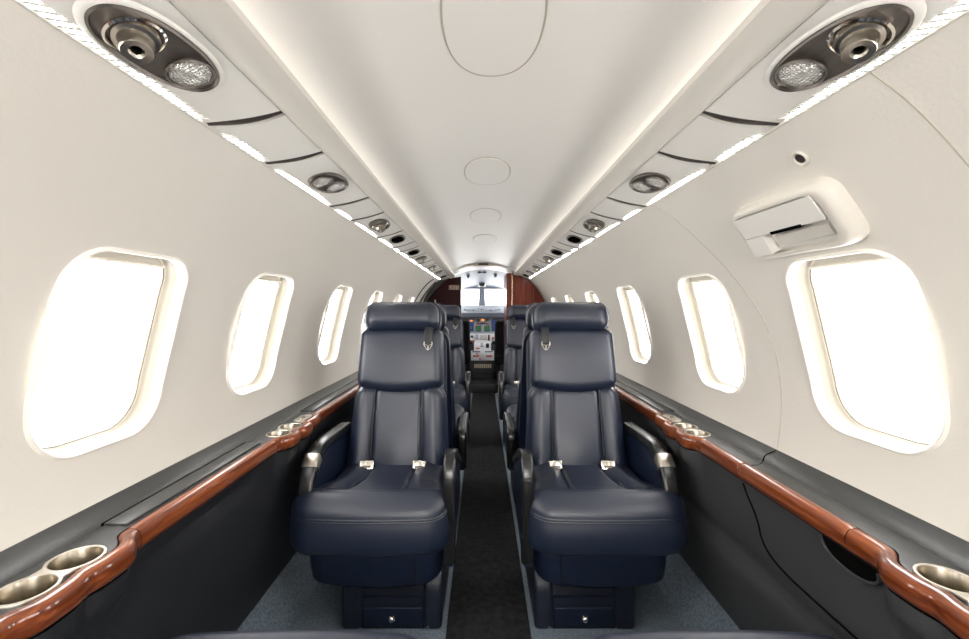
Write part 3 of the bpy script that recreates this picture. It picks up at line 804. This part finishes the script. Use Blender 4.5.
# ---------------------------------------------------------------- cockpit end of the cabin
AX0, AX1 = -.29, .265
def arch_half(y, x): return zceil(x) - .022
mb = MB()                                    # dark divider left of the cockpit opening
pts = [(AX0, 0)] + [(AX0, H + .405)] + [(-.33, H + .40), (-.42, H + .385)] + [(-RC * cos(q), ZC + RC * sin(q)) for q in [.95 - i * .12 for i in range(15)]] + [(-.60, 0)]
mb.prism(pts, lambda p: (p[0], YF, p[1]), lambda p: (p[0], YF + .04, p[1]))
struct('wall_front_left', mb, 'maroon')
mb = MB()
pts = [(AX1, 0), (AX1, H + .405), (.33, H + .40), (.42, H + .385)] + [(RC * cos(q), ZC + RC * sin(q)) for q in [.95 - i * .12 for i in range(15)]] + [(.60, 0)]
mb.prism(pts, lambda p: (p[0], YF, p[1]), lambda p: (p[0], YF + .04, p[1])); struct('wall_front_right', mb, 'woodv')
# wood cabinet right of the opening
t = thing('wood_cabinet', 'glossy red-brown wood cabinet at far right beside the cockpit opening', 'cabinet', (.5, YB, 0))
base = [(.262, .0), (.262, H + .405)] + [(.33, H + .40), (.40, H + .376)] + [(.99 * RC * cos(q), ZC + .99 * RC * sin(q)) for q in [.80 - i * .11 for i in range(14)]] + [(.60, .05), (.6, 0)]
mb = MB(); mb.prism(base, lambda p: (p[0], YB, p[1]), lambda p: (p[0], YF - .002, p[1])); part('body', mb, 'woodv', t)
for i, (x0, x1) in enumerate(((.335, .452), (.455, .57), (.573, .69))):
    mb = MB(); top = lambda x: min(H + .37, ZC + sqrt(max(0, (RC * .975) ** 2 - x * x)) - .012)
    P = [(x0, .05), (x1, .05)] + [(x1 + (x0 - x1) * k / 6, top(x1 + (x0 - x1) * k / 6)) for k in range(7)]
    mb.prism(P, lambda p: (p[0], YB - .012, p[1]), lambda p: (p[0], YB + .002, p[1])); part('door', mb, 'woodv', t)
mb = MB(); mb.rbox(.322, .331, YB - .008, YB + .004, .05, H + .375, .002, 1); part('trim_strip', mb, 'brass', t)
# entry door and its seals at far left
t = struct('door_1', MB(), 'gap') if False else None
mb = MB(); mb.grid([[wp(-1, y, q, -.006) for q in [TH0 - .3 + (1.02 - TH0 + .3) * i / 20 for i in range(21)]] for y in (4.98, 5.2, 5.4, 5.545)])
mb.grid([[wp(-1, y, q, .0) for q in [-.62 + (.62 + TH0) * i / 8 for i in range(9)]] for y in (4.35, 4.7, 5.1, 5.545)])
d = struct('door_1', mb, 'gap')
for k, (pp, r) in enumerate((([(4.38, -.3), (4.40, .02), (4.44, .16), (4.50, .26), (4.60, .31)], .006), ([(4.72, -.3), (4.76, .02), (4.82, .17), (4.9, .30)], .012), ([(5.12, -.3), (5.16, .02), (5.25, .2), (5.38, .31)], .014))):
    mb = MB(); mb.tube([wp(-1, y, th_of(z), -.004) for y, z in smooth(pp)], r, 8); obj('door_seal', mb, 'gap' if k < 2 else 'cdark', d)
mb = MB(); mb.rbox(-.60, -.585, 5.25, 5.275, H - .3, H + .10, .005, 2); obj('grab_handle', mb, 'cream', d)
# exit sign on the divider
t = thing('exit_sign', 'small cream sign with red letters on the dark divider left of cockpit', 'sign', (-.385, YF, H + .27))
mb = MB(); mb.rbox(-.452, -.315, YF - .008, YF, H + .235, H + .295, .003, 1); part('plate', mb, 'signc', t)
cu = bpy.data.curves.new('sign_text', 'FONT'); cu.body = 'EXIT'; cu.size = .068; cu.align_x = 'CENTER'; cu.align_y = 'CENTER'; cu.extrude = .001
tmp = bpy.data.objects.new('tmp', cu); COL.objects.link(tmp)
me = bpy.data.meshes.new_from_object(tmp.evaluated_get(bpy.context.evaluated_depsgraph_get())); bpy.data.objects.remove(tmp)
me.transform(Matrix.Translation((-.3835 + .385, -.0095, -.005)) @ Matrix.Rotation(pi / 2, 4, 'X') @ Matrix.Scale(1.05, 4)); me.materials.append(M['signr'])
o = bpy.data.objects.new('lettering', me); COL.objects.link(o); o.parent = t
# beige soffit at the end of the cabin ceiling
mb = MB(); xs = [-.19 + .38 * i / 16 for i in range(17)]
mb.loft([[(x, y, zceil(x) - .004) for x in xs] + [(x, y, zceil(x) - .008 - .026 * max(0, 1 - (x / .2) ** 2)) for x in reversed(xs)] for y in (Y1 - .03, Y1 + .02)])
struct('trim_7', mb, 'signc')
mb = MB(); mb.rbox(-.06, .055, Y1 - .034, Y1 - .026, H + .497, H + .517, .003, 1)
o = obj('ceiling_slot', mb, 'gap'); o['label'] = 'dark slot in the beige arch where the cabin ceiling meets cockpit'; o['category'] = 'vent slot'
# cockpit shell
mb = MB(); xs = [-.62 + 1.24 * i / 20 for i in range(21)]
def cz(x, y): return H + (.51 - .55 * x * x) - .17 * ((y - YF) / 1.2) ** 1.6 * (1 - .3 * abs(x))
mb.grid([[(x, y, cz(x, y)) for x in xs] for y in [YF + 1.2 * i / 12 for i in range(13)]])
for sx in (-.62, .62):
    A, B = [(YF, -.1), (6.75, -.1), (6.75, 1.36), (YF, 1.36)], [(5.85, H - .02), (6.6, H - .02), (6.6, H + .25), (5.85, H + .25)]
    mb.add([(sx, y, z) for y, z in A + B], [(0, 1, 5, 4), (1, 2, 6, 5), (2, 3, 7, 6), (3, 0, 4, 7)])
struct('cockpit_lining', mb, 'cpit')
mb = MB()
YW = 6.75
mb.box(-.62, .62, YW, YW + .03, -.05, H + .045); mb.box(-.62, -.56, YW, YW + .03, H, H + .4); mb.box(.56, .62, YW, YW + .03, H, H + .4)
mb.box(-.62, .62, YW, YW + .03, H + .295, H + .55)
mb.prism([(-.075, H + .04), (.035, H + .04), (.02, H + .3), (-.06, H + .3)], lambda p: (p[0], YW, p[1]), lambda p: (p[0], YW + .03, p[1]))
w = struct('wall_front', mb, 'cpit')
for sx in (-1, 1):
    mb = MB(); mb.add([(sx * .622, y, z) for y, z in ((5.85, H - .02), (6.6, H - .02), (6.6, H + .25), (5.85, H + .25))], [(0, 1, 2, 3)])
    wn += 1; struct('window_%d' % wn, mb, 'pane')
    L = bpy.data.lights.new('daylight_portal', 'AREA'); L.shape = 'RECTANGLE'; L.size = .75; L.size_y = .27; L.cycles.is_portal = True
    lo = bpy.data.objects.new('daylight_portal', L); COL.objects.link(lo); lo.location = (sx * .64, 6.225, H + .115)
    lo.rotation_euler = Vector((sx, 0, 0)).to_track_quat('Z', 'Y').to_euler()
for k, (x0, x1) in enumerate(((-.56, -.06), (.02, .56))):
    mb = MB(); mb.add([(x0, YW + .02, H + .04), (x1, YW + .02, H + .04), (x1, YW + .02, H + .3), (x0, YW + .02, H + .3)], [(0, 1, 2, 3)])
    wn += 1; o = struct('window_%d' % wn, mb, 'pane')
    L = bpy.data.lights.new('daylight_portal', 'AREA'); L.shape = 'RECTANGLE'; L.size = x1 - x0; L.size_y = .26; L.cycles.is_portal = True
    lo = bpy.data.objects.new('daylight_portal', L); COL.objects.link(lo); lo.location = ((x0 + x1) / 2, YW + .04, H + .17); lo.rotation_euler = (-pi / 2, 0, 0)
mb = MB(); mb.box(-.62, .62, YF + .04, YW, -.02, .0); mb.box(-.62, .62, YF - .3, YW, .0, .005); struct('cockpit_floor', mb, 'cdark')
# standby compass, lamps
t = thing('standby_compass', 'small dark standby compass hanging at top of the windshield post', 'compass', (-.02, 6.62, H + .30))
mb = MB(); mb.rbox(-.075, .035, 6.58, 6.66, H + .33, H + .45, .012, 2); part('housing', mb, 'satin', t)
mb = MB(); mb.rbox(-.062, .022, 6.53, 6.60, H + .33, H + .42, .02, 3); part('case', mb, 'cdark', t)
for x, lab in ((-.21, 'left small lamp in the cockpit ceiling'), (.165, 'right small lamp in the cockpit ceiling')):
    t = thing('cockpit_lamp', lab, 'lamp', (x, 5.95, cz(x, 5.95)))
    mb = MB(); mb.lathe([(.022, .01), (.024, -.012), (.016, -.03), (.012, -.045), (.001, -.046)], Matrix.Translation((x, 5.95, cz(x, 5.95))), 16); part('housing', mb, 'cslate', t)
    mb = MB(); mb.lathe([(.011, -.0465), (.001, -.047)], Matrix.Translation((x, 5.95, cz(x, 5.95))), 16); part('lens', mb, 'satin', t)
t = thing('overhead_vent', 'pair of small dark nozzles at the middle of cockpit ceiling', 'vent', (-.02, 5.85, cz(0, 5.85)))
for x in (-.055, .015):
    mb = MB(); mb.lathe([(.026, .01), (.026, -.015), (.018, -.02), (.001, -.02)], Matrix.Translation((x, 5.85, cz(x, 5.85))), 16); part('nozzle', mb, 'cslate', t)
# instrument panel
YP = 6.40
k = YP / 430
def PX(x): return (x - 482) * k - .02
def PZ(y): return H + (308 - y) * k
t = thing('instrument_panel', 'grey cockpit instrument panel with lit screens and glareshield under the windshield', 'instrument panel', (0, YP, .5))
mb = MB(); mb.rbox(-.60, .60, YP, YP + .12, PZ(342), PZ(317.5), .01, 2); part('panel', mb, 'cpanel', t)
mb = MB(); mb.rbox(-.60, .60, YP - .10, YP + .25, PZ(318), PZ(313.2), .015, 2); part('glareshield', mb, 'cslate', t)
mb = MB(); mb.rbox(-.60, .60, YP - .02, YP + .33, PZ(313), PZ(305.6), .01, 2); gp = part('glareshield_panel', mb, 'cpanel', t)
for i in range(13):
    x = PX(464.5 + i * 2.9); mb = MB()
    mb.lathe([(.011, 0), (.010, .02), (.001, .022)], Matrix.Translation((x, YP - .02, PZ(309.6 + (i % 2) * .8))) @ Matrix.Rotation(pi / 2, 4, 'X'), 12)
    part('knob', mb, 'icon' if i % 3 else 'cpit', gp, top=t)
def scr(x0, x1, y0, y1, m, bez=.6):
    mb = MB(); mb.rbox(PX(x0 - bez), PX(x1 + bez), YP - .012, YP + .005, PZ(y1 + bez), PZ(y0 - bez), .006, 1); b = part('display', mb, 'cpit', t)
    mb = MB(); mb.box(PX(x0), PX(x1), YP - .016, YP - .010, PZ(y1), PZ(y0)); part('screen', mb, m, b, top=t)
    return b
b = scr(464.0, 473.0, 320, 330.5, 'scr_b')
mb = MB(); mb.box(PX(470), PX(472.6), YP - .018, YP - .014, PZ(321.5), PZ(319.9)); part('screen_bar', mb, 'scr_o', b, top=t)
mb = MB(); mb.box(PX(470.2), PX(472.2), YP - .018, YP - .014, PZ(329), PZ(325.4)); part('screen_bar', mb, 'cpit', b, top=t)
scr(492.2, 501, 320, 330.5, 'scr_b')
scr(476.2, 480.6, 326.2, 330.8, 'scr_g'); scr(484.6, 489.0, 326.2, 330.8, 'scr_g')
for x0, x1, y0, y1, m in ((477, 479, 323, 324.5, 'red'), (486, 488.5, 323, 324.5, 'red'), (481.5, 484, 319, 320.8, 'scr_o'), (480, 485, 322.5, 324.2, 'cslate'), (477, 479.5, 319, 321.5, 'cpit'), (486, 488.5, 319, 321, 'cpit')):
    mb = MB(); mb.rbox(PX(x0), PX(x1), YP - .014, YP, PZ(y1), PZ(y0), .004, 1); part('annunciator', mb, m, t)
# centre pedestal: radios, throttle quadrant, sloping top, black front
t = thing('center_pedestal', 'white and black cockpit pedestal with switches in the middle beyond the aisle', 'pedestal', (-.03, 5.8, 0))
def q3(x, y, f):   # f 0 at the instrument panel, 1 at the pedestal's aft end
    Y = YP - .09 - .53 * f; return ((x - 482) * Y / 430 - .02, Y, H + (308 - y) * Y / 430)
def qbox(x0, x1, y0, y1, f0, f1, h=.012):
    mb = MB(); lo = [q3(x0, y1, f1), q3(x1, y1, f1), q3(x1, y0, f0), q3(x0, y0, f0)]
    mb.loft([[(a, b - h, c + h * .5) for a, b, c in lo], [(a, b + .05, c - .05) for a, b, c in lo]]); return mb
part('radio_panel', qbox(470, 494.5, 334, 343, .0, .12), 'cpanel2', t)
part('quadrant', qbox(474, 491.5, 343, 351, .15, .45), 'cpanel2', t)
part('aft_panel', qbox(471, 494, 351, 360.5, .5, 1), 'cpanel2', t)
for x0, x1, y0, y1, f, m in ((471, 473, 336, 337.2, .05, 'cslate'), (475.5, 478.5, 335, 339, .05, 'cpanel'), (480, 487, 335.5, 339.5, .05, 'icon'), (488, 489.6, 335.5, 341, .05, 'cdark'), (492.2, 493.8, 337.5, 339.5, .06, 'red'),
                             (472, 474.5, 341.2, 342.6, .1, 'red'), (480.5, 483.5, 343.5, 346.5, .3, 'cpanel'), (486, 489, 344, 348.5, .3, 'cdark'), (476, 479.5, 348.3, 349.6, .35, 'red'),
                             (473, 479, 356, 357, .8, 'red'), (486, 492, 356, 357, .8, 'red'), (476, 478, 353.8, 354.6, .65, 'red'), (472, 480, 351.8, 352.6, .55, 'cslate'), (485, 493, 351.8, 352.6, .55, 'cslate'), (479, 481, 359, 359.8, .95, 'red')):
    part('switch_block', qbox(x0, x1, y0, y1, f, f + .03, .022), m, t)
for x0, x1 in ((470, 474), (491, 495)):
    part('foot_well', qbox(x0, x1, 343, 351, .18, .45), 'cdark', t)
Yq = 5.76; kk = Yq / 430
mb = MB(); mb.rbox((469.8 - 482) * kk - .02, (494.8 - 482) * kk - .02, Yq, Yq + .35, .0, H - 52.5 * kk, .01, 2); part('front', mb, 'cdark', t)
for i in range(9):
    x = (474.2 + 1.95 * i - 482) * kk - .02
    mb = MB(); mb.rbox(x, x + .021, Yq - .008, Yq + .004, H - (368 - 308) * kk, H - (364 - 308) * kk, .002, 1); part('vent_slat', mb, 'signc', t)
mb = MB(); mb.rbox((472.5 - 482) * kk - .02, (493 - 482) * kk - .02, Yq - .012, Yq + .004, H - (381 - 308) * kk, H - (373.5 - 308) * kk, .004, 1); part('kick_panel', mb, 'side', t)
# threshold step before the cockpit
mb = MB(); mb.rbox(-.19, .16, 5.14, 5.58, .0, .10, .01, 2)
o = obj('threshold_step', mb, 'cdark'); o['label'] = 'low black step at the end of the aisle before the cockpit'; o['category'] = 'step'
# pilots' seats
for sx, lab in ((-1, 'black pilot seat back left of the cockpit pedestal'), (1, 'black pilot seat back right of the cockpit pedestal')):
    xc = sx * .39 - .015
    t = thing('pilot_seat', lab, 'pilot seat', (xc, 5.85, 0), 'pilot seats')
    mb = pad(.215, .29, .05, .03, -.09, lambda x, y: .0, 24, .006, .02); mb.xf(Matrix(((1, 0, 0, xc), (0, -.12, -.99, 5.86), (0, .99, -.12, .56), (0, 0, 0, 1)))); part('backrest', mb, 'sheep', t)
    mb = MB(); mb.rbox(xc - .21, xc + .21, 5.86, 6.2, .25, .38, .03, 3); part('seat_cushion', mb, 'sheep', t)
    mb = MB(); mb.rbox(xc - .15, xc + .15, 5.9, 6.15, .0, .26, .01, 2); part('base', mb, 'cdark', t)
    mb = MB(); mb.rbox(xc - sx * .235 - .02, xc - sx * .235 + .02, 5.9, 6.12, .52, .56, .015, 2); part('armrest', mb, 'cdark', t)
# ---------------------------------------------------------------- world, camera, view
W = bpy.data.worlds.new('sky'); SC.world = W; W.use_nodes = True
bg = W.node_tree.nodes['Background']; bg.inputs['Color'].default_value = (1, .99, .975, 1); bg.inputs['Strength'].default_value = 3.2
cam = bpy.data.cameras.new('camera'); co = bpy.data.objects.new('camera', cam); COL.objects.link(co)
co.location = (-.02, 0, H); co.rotation_euler = (pi / 2, 0, 0)
cam.sensor_width = 36; cam.lens = 430 * 36 / 969; cam.shift_x = 2.5 / 969; cam.shift_y = -11.5 / 969
cam.clip_start = .02; SC.camera = co
vs = SC.view_settings; vs.view_transform = 'Standard'; vs.look = 'None'; vs.gamma = 1; vs.use_curve_mapping = False; vs.exposure = 1.78
cy = SC.cycles; cy.use_denoising = True; cy.max_bounces = 12; cy.diffuse_bounces = 8; cy.glossy_bounces = 5; cy.transparent_max_bounces = 12
cy.sample_clamp_indirect = 10
